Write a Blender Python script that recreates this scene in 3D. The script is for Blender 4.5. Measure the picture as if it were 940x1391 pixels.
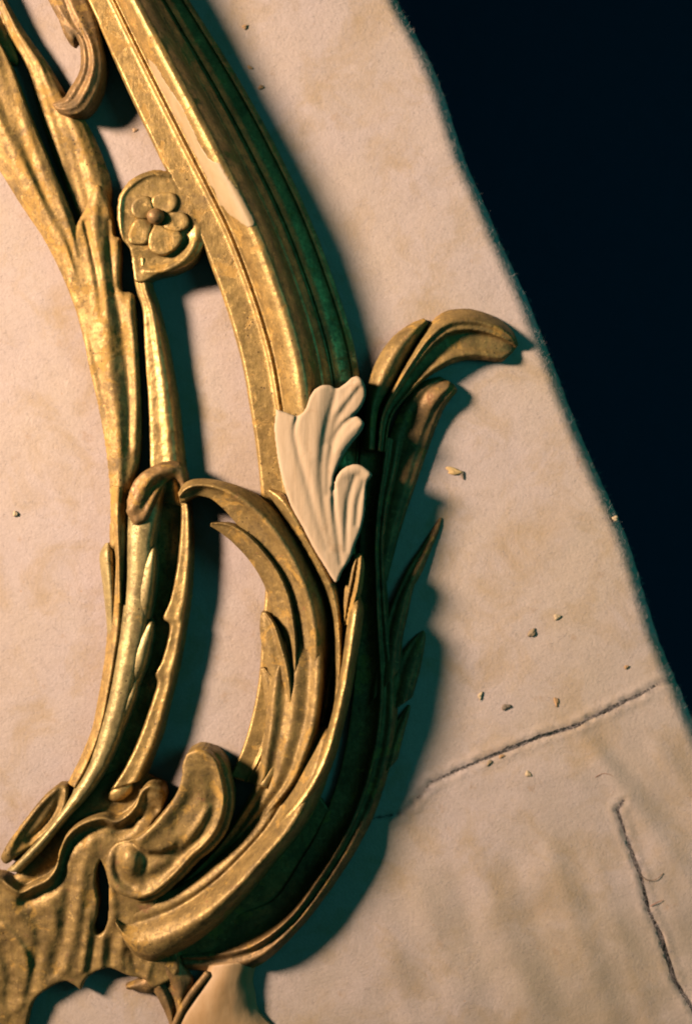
import bpy, math, random
import numpy as np
from mathutils import Vector

random.seed(7); rng = np.random.default_rng(7)
scene = bpy.context.scene
for o in list(bpy.data.objects): bpy.data.objects.remove(o)
C = scene.collection

# ------------------------------------------------------------------ scale, camera, light
# lengths below are in hundredths of the picture: 1 unit = 0.6 mm, x right, y down the sheet, z up from the blanket
S = 0.0006
CX, CY, D = 470.0, 695.5, 1920.0

cam = bpy.data.cameras.new('camera'); camo = bpy.data.objects.new('camera', cam); C.objects.link(camo)
camo.location = (0, 0, D*S)
cam.sensor_width = 36; cam.sensor_fit = 'AUTO'; cam.lens = 36*D/1391.0
cam.clip_start = 0.05; cam.clip_end = 50
cam.dof.use_dof = True; cam.dof.focus_distance = (D-62)*S; cam.dof.aperture_fstop = 1.7
scene.camera = camo

world = bpy.data.worlds.new('World'); scene.world = world; world.use_nodes = True
bg = world.node_tree.nodes['Background']
bg.inputs[0].default_value = (0.17, 0.58, 0.56, 1); bg.inputs[1].default_value = 0.05

def lamp(name, pos, target, size, power, col):
    l = bpy.data.lights.new(name, 'AREA'); l.shape = 'DISK'; l.size = size; l.energy = power; l.color = col
    o = bpy.data.objects.new(name, l); C.objects.link(o); o.location = pos
    o.rotation_euler = (Vector(target)-Vector(pos)).to_track_quat('-Z', 'Y').to_euler(); return o
# warm studio lamp from the left, a little from the top of the sheet
az, el, dist = math.radians(162), math.radians(31), 2.5
lamp('key_lamp', (dist*math.cos(el)*math.cos(az)-0.06, dist*math.cos(el)*math.sin(az)+0.08, dist*math.sin(el)),
     (-0.06, 0.08, 0), 0.48, 33, (1.0, 0.775, 0.62)).data.spread = math.radians(75)
# weak cool window light from the right
lamp('window_light', (1.25, 0.35, 1.05), (0, 0, 0), 0.8, 3.4, (0.05, 0.80, 0.86))

scene.view_settings.view_transform = 'Standard'; scene.view_settings.look = 'None'
scene.view_settings.exposure = 0; scene.view_settings.gamma = 1
scene.render.engine = 'CYCLES'; scene.cycles.diffuse_bounces = 0; scene.cycles.glossy_bounces = 1; scene.render.filter_size = 1.9; scene.cycles.filter_width = 1.9

# ------------------------------------------------------------------ materials
def nt(name):
    m = bpy.data.materials.new(name); m.use_nodes = True
    return m, m.node_tree.nodes, m.node_tree.links, m.node_tree.nodes['Principled BSDF']
def noise(N, L, vec, scale, detail=4, rough=0.55, dist=0.0):
    n = N.new('ShaderNodeTexNoise'); n.inputs['Scale'].default_value = scale; n.inputs['Detail'].default_value = detail
    n.inputs['Roughness'].default_value = rough; n.inputs['Distortion'].default_value = dist
    L.new(vec, n.inputs['Vector']); return n.outputs['Fac']
def ramp(N, L, fac, a, b, ca=(0,0,0,1), cb=(1,1,1,1)):
    r = N.new('ShaderNodeValToRGB'); r.color_ramp.elements[0].position = a; r.color_ramp.elements[1].position = b
    r.color_ramp.elements[0].color = ca; r.color_ramp.elements[1].color = cb; L.new(fac, r.inputs[0]); return r.outputs[0]
def mix(N, L, fac, a, b):
    m = N.new('ShaderNodeMix'); m.data_type = 'RGBA'
    if isinstance(fac, float): m.inputs[0].default_value = fac
    else: L.new(fac, m.inputs[0])
    for v, i in ((a, 6), (b, 7)):
        if isinstance(v, tuple): m.inputs[i].default_value = (*v, 1)
        else: L.new(v, m.inputs[i])
    return m.outputs[2]
def math_(N, L, op, a, b):
    m = N.new('ShaderNodeMath'); m.operation = op
    for v, i in ((a, 0), (b, 1)):
        if isinstance(v, (int, float)): m.inputs[i].default_value = v
        else: L.new(v, m.inputs[i])
    return m.outputs[0]
def coords(N, L, scale=(1,1,1), rot=0.0, loc=(0,0,0)):
    tc = N.new('ShaderNodeTexCoord'); mp = N.new('ShaderNodeMapping')
    mp.inputs['Scale'].default_value = scale; mp.inputs['Rotation'].default_value = (0,0,rot); mp.inputs['Location'].default_value = loc
    L.new(tc.outputs['Object'], mp.inputs['Vector']); return mp.outputs[0]

def gold(name, ochre=0.5, grime=0.5, bole=0.3, seed=0.0, base=(0.37,0.228,0.07), metal=0.5, rough=0.42, streak=0.0, rot=0.0):
    m, N, L, P = nt(name)
    v = coords(N, L, loc=(seed, seed*0.7, 0))
    vs = coords(N, L, scale=(1.0, 0.16, 1.0), rot=rot, loc=(seed,0,0))
    hi = tuple(x*1.38 for x in base); lo = tuple(x*0.58 for x in base)
    c = mix(N, L, ramp(N, L, noise(N, L, v, 70, 8, 0.7, 0.3), 0.34, 0.66), hi, lo)
    # bare yellow clay where the leaf has flaked away
    fo = ramp(N, L, noise(N, L, v, 48, 9, 0.66, 0.5), 0.62-0.13*ochre, 0.66-0.13*ochre)
    c = mix(N, L, math_(N, L, 'MULTIPLY', fo, 0.8), c, (0.40, 0.225, 0.045))
    # olive dirt, cloudy then speckled
    fg = ramp(N, L, noise(N, L, v, 34, 10, 0.74, 0.3), 0.62-0.2*grime, 0.80-0.2*grime)
    c = mix(N, L, math_(N, L, 'MULTIPLY', fg, 0.72), c, (0.085, 0.06, 0.026))
    fs = ramp(N, L, noise(N, L, v, 330, 6, 0.7), 0.50, 0.68)
    c = mix(N, L, math_(N, L, 'MULTIPLY', fs, 0.55), c, (0.10, 0.063, 0.026))
    st = ramp(N, L, noise(N, L, vs, 300, 6, 0.65), 0.50, 0.70)
    c = mix(N, L, math_(N, L, 'MULTIPLY', st, 0.3+0.4*streak), c, (0.11, 0.064, 0.026))
    fl = ramp(N, L, noise(N, L, v, 190, 6, 0.65, 0.4), 0.60, 0.66)
    c = mix(N, L, math_(N, L, 'MULTIPLY', fl, 0.65), c, tuple(min(1, x*1.75) for x in base))
    fb = ramp(N, L, noise(N, L, v, 85, 8, 0.68, 0.8), 0.665-0.1*bole, 0.71-0.1*bole)
    c = mix(N, L, math_(N, L, 'MULTIPLY', fb, 0.6), c, (0.20, 0.075, 0.03))
    dk = ramp(N, L, noise(N, L, vs, 520, 4, 0.6, 0.5), 0.68, 0.73)
    c = mix(N, L, math_(N, L, 'MULTIPLY', dk, 0.7), c, (0.05, 0.032, 0.015))
    # worm holes and specks
    vo = N.new('ShaderNodeTexVoronoi'); vo.inputs['Scale'].default_value = 210; L.new(v, vo.inputs['Vector'])
    hole = math_(N, L, 'MULTIPLY', math_(N, L, 'LESS_THAN', vo.outputs['Distance'], 0.15),
                 ramp(N, L, noise(N, L, v, 22, 3), 0.58, 0.63))
    c = mix(N, L, math_(N, L, 'MULTIPLY', hole, 0.85), c, (0.03, 0.018, 0.01))
    L.new(c, P.inputs['Base Color'])
    dull = math_(N, L, 'MAXIMUM', math_(N, L, 'MAXIMUM', math_(N, L, 'MULTIPLY', fo, 0.9), fg), math_(N, L, 'MAXIMUM', fb, math_(N, L, 'MULTIPLY', fs, 0.7)))
    mt = math_(N, L, 'SUBTRACT', metal, math_(N, L, 'MULTIPLY', dull, metal*0.75)); L.new(mt, P.inputs['Metallic'])
    r = math_(N, L, 'ADD', rough, math_(N, L, 'MULTIPLY', dull, 0.26))
    r = math_(N, L, 'ADD', r, math_(N, L, 'MULTIPLY', noise(N, L, v, 200, 5), 0.14)); L.new(r, P.inputs['Roughness'])
    P.inputs['Specular IOR Level'].default_value = 0.35
    b = N.new('ShaderNodeBump'); b.inputs['Strength'].default_value = 0.5; b.inputs['Distance'].default_value = 0.0009
    h = math_(N, L, 'ADD', math_(N, L, 'MULTIPLY', noise(N, L, v, 260, 8, 0.68), 0.8), math_(N, L, 'MULTIPLY', noise(N, L, vs, 170, 5, 0.6), 0.5))
    h = math_(N, L, 'SUBTRACT', h, math_(N, L, 'MULTIPLY', hole, 0.9))
    h = math_(N, L, 'SUBTRACT', h, math_(N, L, 'MULTIPLY', fo, 0.2))
    L.new(h, b.inputs['Height']); L.new(b.outputs[0], P.inputs['Normal'])
    return m
G_RAIL = gold('gold_rail', 0.40, 0.34, 0.12, 0.3, base=(0.41,0.265,0.088), metal=0.6, rough=0.33, rot=0.35)
G_OLD  = gold('gold_worn', 0.75, 0.5, 0.25, 1.7, metal=0.36, rough=0.48, streak=0.2, rot=0.25)
G_LEAF = gold('gold_leaf', 0.42, 0.42, 0.4, 3.1, base=(0.29,0.185,0.06), metal=0.42, rough=0.46, streak=0.3)
G_BRI  = gold('gold_bright', 0.1, 0.05, 0.0, 5.2, base=(0.37,0.275,0.11), metal=0.5, rough=0.40)
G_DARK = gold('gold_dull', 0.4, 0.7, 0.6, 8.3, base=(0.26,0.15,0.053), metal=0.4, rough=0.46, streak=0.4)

def plainish(name, c1, c2, scale, rough, bump=0.3, stretch=1.0, dist=0.0005, rot=0.0, spots=None):
    m, N, L, P = nt(name)
    v = coords(N, L); vs = coords(N, L, scale=(1.0, stretch, 1.0), rot=rot)
    c = mix(N, L, ramp(N, L, noise(N, L, vs, scale, 5, 0.6, 0.3), 0.35, 0.68), c1, c2)
    if spots: c = mix(N, L, ramp(N, L, noise(N, L, v, spots[1], 5, 0.6), spots[2], spots[2]+0.06), c, spots[0])
    L.new(c, P.inputs['Base Color']); P.inputs['Roughness'].default_value = rough
    b = N.new('ShaderNodeBump'); b.inputs['Strength'].default_value = bump; b.inputs['Distance'].default_value = dist
    L.new(noise(N, L, vs, scale*2.2, 6), b.inputs['Height']); L.new(b.outputs[0], P.inputs['Normal'])
    return m
BARE = plainish('bare_wood', (0.48,0.345,0.21), (0.42,0.29,0.165), 160, 0.85, 0.5, 0.10, rot=0.12, spots=((0.40,0.27,0.15), 45, 0.60))
GESSO = plainish('gesso', (0.40,0.285,0.15), (0.35,0.24,0.115), 90, 0.6, 0.3, 0.5, spots=((0.40,0.24,0.09), 60, 0.62))
FOOT = plainish('foot_wood', (0.44,0.275,0.13), (0.36,0.21,0.085), 100, 0.6, 0.3, 0.3)
GREY = plainish('grey_ground', (0.15,0.15,0.14), (0.10,0.095,0.08), 120, 0.8, 0.4)

m, N, L, P = nt('felt'); FELT = m
v = coords(N, L)
c = mix(N, L, ramp(N, L, noise(N, L, v, 7, 4), 0.35, 0.65), (0.50,0.40,0.36), (0.50,0.39,0.305))
st = ramp(N, L, noise(N, L, v, 20, 9, 0.66, 0.5), 0.48, 0.74)
c = mix(N, L, math_(N, L, 'MULTIPLY', st, 0.78), c, (0.39,0.26,0.12))
st2 = ramp(N, L, noise(N, L, coords(N, L, loc=(3,1,0)), 55, 6, 0.6), 0.63, 0.74)
c = mix(N, L, math_(N, L, 'MULTIPLY', st2, 0.5), c, (0.37,0.22,0.12))
# grey-green soiling at the near right corner of the sheet
sx = N.new('ShaderNodeSeparateXYZ'); L.new(v, sx.inputs[0])
corner = N.new('ShaderNodeMapRange'); L.new(math_(N, L, 'ADD', sx.outputs[0], math_(N, L, 'MULTIPLY', sx.outputs[1], -1.4)), corner.inputs[0])
corner.inputs[1].default_value = 0.34; corner.inputs[2].default_value = 0.72
soil = math_(N, L, 'MULTIPLY', corner.outputs[0], ramp(N, L, noise(N, L, v, 16, 7, 0.6, 0.3), 0.34, 0.62))
c = mix(N, L, math_(N, L, 'MULTIPLY', soil, 0.6), c, (0.25,0.20,0.12))
sp = ramp(N, L, noise(N, L, v, 150, 3), 0.73, 0.77)
c = mix(N, L, math_(N, L, 'MULTIPLY', sp, 0.6), c, (0.40,0.20,0.09))
mid = ramp(N, L, noise(N, L, v, 110, 6, 0.7, 0.6), 0.40, 0.70)
c = mix(N, L, math_(N, L, 'MULTIPLY', mid, 0.22), c, (0.36,0.26,0.19))
fine = noise(N, L, v, 900, 3)
c = mix(N, L, math_(N, L, 'MULTIPLY', ramp(N, L, fine, 0.4, 0.7), 0.3), c, (0.33,0.25,0.19))
L.new(c, P.inputs['Base Color']); P.inputs['Roughness'].default_value = 0.95
P.inputs['Specular IOR Level'].default_value = 0.15
b = N.new('ShaderNodeBump'); b.inputs['Strength'].default_value = 0.5; b.inputs['Distance'].default_value = 0.001
L.new(math_(N, L, 'ADD', noise(N, L, v, 420, 6, 0.7), math_(N, L, 'MULTIPLY', noise(N, L, v, 90, 4), 0.8)), b.inputs['Height']); L.new(b.outputs[0], P.inputs['Normal'])

def flat(name, col, rough=0.8):
    m, N, L, P = nt(name)
    v = coords(N, L); c = mix(N, L, ramp(N, L, noise(N, L, v, 120, 4), 0.3, 0.7), col, tuple(x*0.7 for x in col))
    L.new(c, P.inputs['Base Color']); P.inputs['Roughness'].default_value = rough; return m
FLOOR = flat('floor_dark', (0.015,0.032,0.08), 0.9)
TABLE = flat('table_dark', (0.22,0.17,0.14), 0.9)
FIBRE = flat('fibre', (0.50,0.40,0.35), 0.95)

# ------------------------------------------------------------------ mesh helpers
def P3(x, y, z):
    k = (D-z)/D
    return np.stack([(x-CX)*k*S, -(y-CY)*k*S, z*S+0*x], -1)
def spline(pts, n):
    """centripetal-ish Catmull-Rom through rows of any width, n samples"""
    p = np.asarray(pts, float); m = len(p)
    d = np.sqrt(np.linalg.norm(np.diff(p[:, :4] if p.shape[1] >= 4 else p[:, :2], axis=0), axis=1)+1e-6)
    T = np.concatenate([[0], np.cumsum(d)]); t = np.linspace(0, T[-1], n)
    tan = np.zeros_like(p)
    tan[1:-1] = ((p[1:-1]-p[:-2])/d[:-1,None]*d[1:,None] + (p[2:]-p[1:-1])/d[1:,None]*d[:-1,None])/(d[:-1]+d[1:])[:,None]
    tan[0] = (p[1]-p[0])/d[0]; tan[-1] = (p[-1]-p[-2])/d[-1]
    i = np.clip(np.searchsorted(T, t, side='right')-1, 0, m-2); h = d[i]; s = ((t-T[i])/h)[:,None]; h = h[:,None]
    return (2*s**3-3*s**2+1)*p[i]+(s**3-2*s**2+s)*h*tan[i]+(-2*s**3+3*s**2)*p[i+1]+(s**3-s**2)*h*tan[i+1]
def profile(kn, u, soft=True):
    k = np.asarray(kn, float)
    if not soft: return np.interp(u, k[:,0], k[:,1])
    x, y = k[:,0], k[:,1]; d = np.diff(x); s = np.diff(y)/d; m = np.zeros(len(x))
    m[1:-1] = np.where(s[:-1]*s[1:] > 0, 2*s[:-1]*s[1:]/(s[:-1]+s[1:]+1e-12), 0); m[0] = s[0]; m[-1] = s[-1]
    i = np.clip(np.searchsorted(x, u, side='right')-1, 0, len(x)-2); h = d[i]; t = (u-x[i])/h
    return (2*t**3-3*t**2+1)*y[i]+(t**3-2*t**2+t)*h*m[i]+(-2*t**3+3*t**2)*y[i+1]+(t**3-t**2)*h*m[i+1]

class Shells:
    def __init__(s): s.v = []; s.f = []; s.n = 0
    def add(s, v, f):
        s.v.append(np.asarray(v)); s.f += [tuple(i+s.n for i in q) for q in f]; s.n += len(v); return s
    def ribbon(s, rows, prof, z0=20, h=20, zb=0.0, nt=None, nu=22, fun=None, skirt=0.0, soft=True):
        r = []
        for q in rows:
            q = list(q)
            if len(q) == 4: q += [z0, h]
            if len(q) == 5: q += [h]
            r.append(q)
        ln = sum(math.hypot((a[0]+a[2]-b[0]-b[2])/2, (a[1]+a[3]-b[1]-b[3])/2) for a, b in zip(r, r[1:]))
        nt = nt or max(10, int(ln/4)); R = spline(r, nt); u = np.linspace(0, 1, nu); pu = profile(prof, u, soft)
        t = np.linspace(0, 1, nt)
        X = R[:,0:1]*(1-u)+R[:,2:3]*u; Y = R[:,1:2]*(1-u)+R[:,3:4]*u; Z = R[:,4:5]+R[:,5:6]*pu
        if fun: Z = Z+fun(t[:,None], u[None,:], X, Y)
        top = P3(X, Y, Z); bot = top.copy()
        if skirt:
            w = (u-0.5)*2; dx = R[:,2]-R[:,0]; dy = R[:,3]-R[:,1]; q = np.hypot(dx, dy)+1e-6
            bot[...,0] += (dx/q)[:,None]*w*skirt*S; bot[...,1] -= (dy/q)[:,None]*w*skirt*S
        zb_ = zb*S if not callable(zb) else zb(Z)*S
        bot[...,2] = np.minimum(zb_, top[...,2]-2.5*S)
        V = np.concatenate([top.reshape(-1,3), bot.reshape(-1,3)]); n = nt*nu; F = []
        I = np.arange(n).reshape(nt, nu)
        a, b_, c_, d_ = I[:-1,:-1].ravel(), I[:-1,1:].ravel(), I[1:,1:].ravel(), I[1:,:-1].ravel()
        F += list(zip(a, d_, c_, b_)); F += list(zip(a+n, b_+n, c_+n, d_+n))
        ring = list(I[0,:])+list(I[1:,-1])+list(I[-1,-2::-1])+list(I[-2:0:-1,0])
        for p, q in zip(ring, ring[1:]+ring[:1]): F.append((p, q, q+n, p+n))
        return s.add(V, F)
    def tube(s, pts, seg=12, n=None, flat=1.0):
        """pts: x, y, z(centre), radius"""
        p = np.asarray(pts, float); ln = np.hypot(*np.diff(p[:,:2], axis=0).T).sum(); n = n or max(8, int(ln/3))
        R = spline(p, n); c = P3(R[:,0], R[:,1], R[:,2]); T = np.gradient(c, axis=0); T /= np.linalg.norm(T, axis=1)[:,None]+1e-12
        up = np.array([0,0,1.0]); sd = np.cross(T, up); sd /= np.linalg.norm(sd, axis=1)[:,None]+1e-9; nn = np.cross(sd, T)
        a = np.linspace(0, 2*math.pi, seg, endpoint=False)
        t = np.linspace(0, 1, n)
        V = c[:,None,:]+(np.cos(a)[None,:,None]*sd[:,None,:]+flat*np.sin(a)[None,:,None]*nn[:,None,:])*(R[:,3]*S)[:,None,None]
        V = V.reshape(-1,3); F = []
        for i in range(n-1):
            for j in range(seg):
                k = (j+1) % seg; F.append((i*seg+j, i*seg+k, (i+1)*seg+k, (i+1)*seg+j))
        V = np.concatenate([V, [c[0]-T[0]*R[0,3]*S*0.7, c[-1]+T[-1]*R[-1,3]*S*0.7]]); e = n*seg
        for j in range(seg):
            k = (j+1) % seg; F.append((e, k, j)); F.append((e+1, (n-1)*seg+j, (n-1)*seg+k))
        return s.add(V, F)
    def disc(s, outline, ctr, prof, z0, h, zb=0.0, nr=16, n=96, fun=None):
        o = np.asarray(outline, float); o = np.vstack([o, o[:1]]); R = spline(o, n+1)[:-1]
        q = np.linspace(0.02, 1, nr); pr = profile(prof, q)
        X = ctr[0]+(R[:,0]-ctr[0])[None,:]*q[:,None]; Y = ctr[1]+(R[:,1]-ctr[1])[None,:]*q[:,None]
        Z = z0+h*pr[:,None]+0*X
        if fun: Z = Z+fun(q[:,None], X, Y)
        V = P3(X, Y, Z).reshape(-1,3); F = []
        for i in range(nr-1):
            for j in range(n):
                k = (j+1) % n; F.append((i*n+j, i*n+k, (i+1)*n+k, (i+1)*n+j))
        bot = V[(nr-1)*n:].copy(); bot[:,2] = zb*S; m = len(V); V = np.concatenate([V, bot])
        for j in range(n):
            k = (j+1) % n; F.append(((nr-1)*n+j, (nr-1)*n+k, m+k, m+j))
        F.append(tuple(range(n))[::-1]); F.append(tuple(range(m, m+n)))
        return s.add(V, F)
    def ball(s, x, y, z, rx, ry, rz, rot=0, seg=20, rings=12):
        V = []; F = []; c = P3(np.array(float(x)), np.array(float(y)), np.array(float(z)))
        for i in range(rings+1):
            th = math.pi*i/rings
            for j in range(seg):
                a = 2*math.pi*j/seg; px, py = rx*math.sin(th)*math.cos(a), ry*math.sin(th)*math.sin(a)
                V.append(c+np.array([px*math.cos(rot)-py*math.sin(rot), px*math.sin(rot)+py*math.cos(rot), rz*math.cos(th)])*S)
        for i in range(rings):
            for j in range(seg):
                k = (j+1) % seg; F.append((i*seg+j, (i+1)*seg+j, (i+1)*seg+k, i*seg+k))
        return s.add(np.array(V), F)
    def field(s, poly, zfun, zb=0.0, step=1.25, holes=()):
        """carved slab: outline polygon, height zfun(X, Y, distance to outline)"""
        p = np.asarray(poly, float); p = spline(np.vstack([p, p[:1]]), max(60, len(p)*8))[:-1]
        rings = [p]+[spline(np.vstack([np.asarray(h_, float), np.asarray(h_[:1], float)]), len(h_)*6)[:-1] for h_ in holes]
        x0, y0 = p.min(0)-2; x1, y1 = p.max(0)+2
        gx, gy = np.arange(x0, x1, step), np.arange(y0, y1, step); Xg, Yg = np.meshgrid(gx, gy)
        ins = np.zeros(Xg.shape, bool); dd = np.full(Xg.shape, 1e9)
        for q in rings:
            for a, b in zip(q, np.roll(q, -1, 0)):
                c_ = ((a[1] > Yg) != (b[1] > Yg)) & (Xg < (b[0]-a[0])*(Yg-a[1])/(b[1]-a[1]+1e-12)+a[0]); ins ^= c_
                dx, dy = b-a; t_ = np.clip(((Xg-a[0])*dx+(Yg-a[1])*dy)/(dx*dx+dy*dy+1e-12), 0, 1)
                dd = np.minimum(dd, np.hypot(Xg-a[0]-t_*dx, Yg-a[1]-t_*dy))
        Zg = zfun(Xg, Yg, np.where(ins, dd, 0.0)); Zg = np.maximum(Zg, zb+2.5)
        cell = ins[:-1,:-1] & ins[1:,:-1] & ins[:-1,1:] & ins[1:,1:]
        top = P3(Xg, Yg, Zg).reshape(-1,3); bot = top.copy(); bot[:,2] = zb*S; n = len(top)
        I = np.arange(n).reshape(Xg.shape); F = []
        a, b, c_, d_ = I[:-1,:-1][cell], I[1:,:-1][cell], I[1:,1:][cell], I[:-1,1:][cell]
        F += list(zip(a, b, c_, d_)); F += list(zip(a+n, d_+n, c_+n, b+n))
        cp = np.pad(cell, 1)
        for sh_, e0, e1 in (((0,-1), a, b), ((1,0), b, c_), ((0,1), c_, d_), ((-1,0), d_, a)):
            nb = cp[1+sh_[0]:1+sh_[0]+cell.shape[0], 1+sh_[1]:1+sh_[1]+cell.shape[1]][cell]
            k = ~nb; F += list(zip(e1[k], e0[k], e0[k]+n, e1[k]+n))
        used = np.unique(np.array([i for f in F for i in f])); m = np.full(2*n, -1); m[used] = np.arange(len(used))
        V = np.concatenate([top, bot])[used]
        return s.add(V, [tuple(m[list(f)]) for f in F])
    def mesh(s, name):
        me = bpy.data.meshes.new(name); me.from_pydata(np.concatenate(s.v).tolist(), [], [tuple(int(i) for i in f) for f in s.f]); me.update()
        return me

def strokes(X, Y, L_):
    """raised (or cut) tool strokes: each a list of (x, y, height, width)"""
    Z = 0*X
    for p in L_:
        q = spline(p, max(8, 6*len(p))); best = np.full(X.shape, 1e9); am = 0*X; wd = np.ones(X.shape)
        for a, b in zip(q, q[1:]):
            d, t_ = seg_d(X, Y, a, b); k = d < best; best = np.where(k, d, best)
            am = np.where(k, a[2]+(b[2]-a[2])*t_, am); wd = np.where(k, a[3]+(b[3]-a[3])*t_, wd)
        Z = Z+am*np.exp(-(best/wd)**2)
    return Z
def edge_round(d, r): return -r*(1-np.sqrt(np.clip(1-(1-np.clip(d/r, 0, 1))**2, 0, 1)))
def seg_d(x, y, a, b):
    dx, dy = b[0]-a[0], b[1]-a[1]; l2 = dx*dx+dy*dy+1e-12
    t = np.clip(((x-a[0])*dx+(y-a[1])*dy)/l2, 0, 1)
    return np.hypot(x-a[0]-t*dx, y-a[1]-t*dy), t
def pn(x, y, f, k):
    r = np.random.default_rng(k); o = 0
    for i in range(7):
        a = r.uniform(0, 6.28); q = f*r.uniform(0.6, 1.7); o = o+np.sin((x*np.cos(a)+y*np.sin(a))*q+r.uniform(0, 6.28))
    return o/7
TEX = {}
def clouds(size):
    if size not in TEX:
        t = bpy.data.textures.new('carve_%g' % size, 'CLOUDS'); t.noise_scale = size*S; t.noise_depth = 3; TEX[size] = t
    return TEX[size]
def build(name, sh, mat, parent, voxel=1.35, smooth=4, disp=1.6, dsize=16, label=None):
    me = sh.mesh(name); o = bpy.data.objects.new(name, me); C.objects.link(o); me.materials.append(mat); o.parent = parent
    if voxel:
        r = o.modifiers.new('carve', 'REMESH'); r.mode = 'VOXEL'; r.voxel_size = voxel*S; r.use_smooth_shade = True
        w = o.modifiers.new('soften', 'SMOOTH'); w.factor = 0.5; w.iterations = smooth
    else:
        for p in me.polygons: p.use_smooth = True
    if disp:
        d = o.modifiers.new('hand', 'DISPLACE'); d.texture = clouds(dsize); d.texture_coords = 'LOCAL'; d.strength = disp*0.5*S; d.mid_level = 0.5
        d = o.modifiers.new('tool', 'DISPLACE'); d.texture = clouds(4.5); d.texture_coords = 'LOCAL'; d.strength = 0.14*S; d.mid_level = 0.5
    if label: o['label'] = label
    return o

# ------------------------------------------------------------------ floor, table, felt blanket
def struct(name, v, f, mat):
    me = bpy.data.meshes.new(name); me.from_pydata([tuple(map(float, p)) for p in v], [], f); me.update(); me.materials.append(mat)
    o = bpy.data.objects.new(name, me); C.objects.link(o); o['kind'] = 'structure'; return o
struct('floor', [(-4,-4,-0.76),(4,-4,-0.76),(4,4,-0.76),(-4,4,-0.76)], [(0,1,2,3)], FLOOR)

EDGE = np.array([(-1100,50),(-600,275),(-200,455),(-60,520),(0,545),(110,600),(230,640),(340,690),(480,750),(610,800),(720,850),(880,903),(960,937),(1100,1000),(1300,1090),(1600,1220),(2100,1440)], float)
EY = spline(EDGE[:, ::1], 300)
def edge_x(y): return np.interp(y, EY[:,0], EY[:,1])
def W(x, y, z): return ((x-CX)*S, -(y-CY)*S, z*S)
RR = 26.0
ys = np.linspace(-1000, 2000, 60); ex = edge_x(ys)-RR*1.15
tv = [W(x, y, -4.0) for x, y in zip(ex, ys)]+[W(-900, 2000, -4.0), W(-900, -1000, -4.0)]; n = len(tv)
tv += [(x, y, z-0.03) for x, y, z in tv]
struct('table', tv, [tuple(range(n))[::-1], tuple(range(n, 2*n))]+[(i, (i+1) % n, (i+1) % n+n, i+n) for i in range(n)], TABLE)

SEAMS = [([(495,1113,1.6),(540,1106,1.4),(560,1092,1.2),(585,1063,1.4),(620,1047,2.2),(650,1034,2.6),(690,1018,3.6),(735,1000,3.6),(784,985,3.8),(800,976,1.6),(830,962,3.4),(848,953,3.0),(870,943,2.6),(900,925,1.6)]),
         ([(846,1088,2.4),(838,1100,2.6),(848,1130,2.2),(860,1165,3.4),(870,1190,3.0),(880,1235,3.2),(897,1272,3.8),(915,1330,4.2),(935,1362,3.2),(960,1400,3),(990,1460,3)])]
FOLDS = [(786,990,960,1230,3.4,15),(800,985,990,1190,-2.2,13),(640,1150,735,1400,2.6,20),(690,1150,780,1400,-2.4,18),(735,1120,840,1420,2.8,17),(560,1180,640,1420,2.0,18),
         (610,1170,690,1420,-1.8,16),(520,1230,560,1420,1.6,16),(880,1000,1000,1160,3.0,14),(845,1090,940,1370,-2.2,12),(800,1150,900,1440,2.2,16),(690,1090,860,1130,1.8,18),(560,1065,800,1050,1.2,14),(700,1250,900,1220,-1.5,22)]
YG = np.concatenate([np.linspace(-1000, -50, 30), np.linspace(-46, 1440, 620), np.linspace(1450, 2000, 20)])
nyr, nroll, nhang = len(YG), 16, 40
Y = YG[:,None]; e = edge_x(Y)
e = e+2.2*pn(Y, Y*0, 0.05, 3)+1.1*pn(Y, Y*0, 0.21, 4)
t = np.concatenate([np.linspace(-1, 0, 30)[:-1], np.linspace(0, 1, 430)]); nfx = len(t); t = t[None,:]
x0_ = np.minimum(-40, e-RR-300)
Xf = np.where(t < 0, x0_+(x0_+900)*t, x0_+(e-RR-x0_)*t); Yf = Y+0*t
Zf = 1.3*pn(Xf, Yf, 0.018, 1)+0.5*pn(Xf, Yf, 0.07, 2)
low = np.clip((Yf-980)/200, 0, 1)*np.clip((Xf-380)/150, 0, 1)
Zf = Zf+low*(0.9*pn(Xf, Yf, 0.05, 8))
for x0, y0, x1, y1, am, w in FOLDS:
    d, tt = seg_d(Xf, Yf, (x0, y0), (x1, y1)); Zf = Zf+0.62*am*np.exp(-(d/w)**2)*np.clip(np.sin(math.pi*np.clip(tt*0.92+0.04, 0, 1))*2, 0, 1)
gap = np.full(Xf.shape, 1e9)
jag = 1+0.35*pn(Xf, Yf, 0.12, 11)+0.3*pn(Xf, Yf, 0.5, 12)
for sm in SEAMS:
    for a, b in zip(sm, sm[1:]):
        d, tt = seg_d(Xf, Yf, a, b); gap = np.minimum(gap, d/((a[2]+(b[2]-a[2])*tt)*0.8*jag))
        Zf = Zf-0.9*np.exp(-(d/4)**2)+0.5*np.exp(-((d-9)/5)**2)
Zf = np.maximum(Zf, -3.2)+0.6
th = np.linspace(0, math.pi/2, nroll+1)[1:][None,:]
Xr = e-RR+RR*np.sin(th); Zr = Zf[:,-1:]-RR*(1-np.cos(th))
hg = np.linspace(0, 1, nhang+1)[1:][None,:]
Xh = e+hg*6+hg*9*pn(Y+0*hg, 60*hg, 0.03, 6); Zh = Zr[:,-1:]-hg*330
X = np.concatenate([Xf, Xr, Xh], 1); Z = np.concatenate([Zf, Zr, Zh], 1); YY = np.repeat(Y, X.shape[1], 1)
V = np.stack([(X-CX)*S, -(YY-CY)*S, Z*S], -1); ncol = X.shape[1]
I = np.arange(nyr*ncol).reshape(nyr, ncol)
gp = np.concatenate([gap, np.full((nyr, nroll+nhang), 1e9)], 1)
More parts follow.
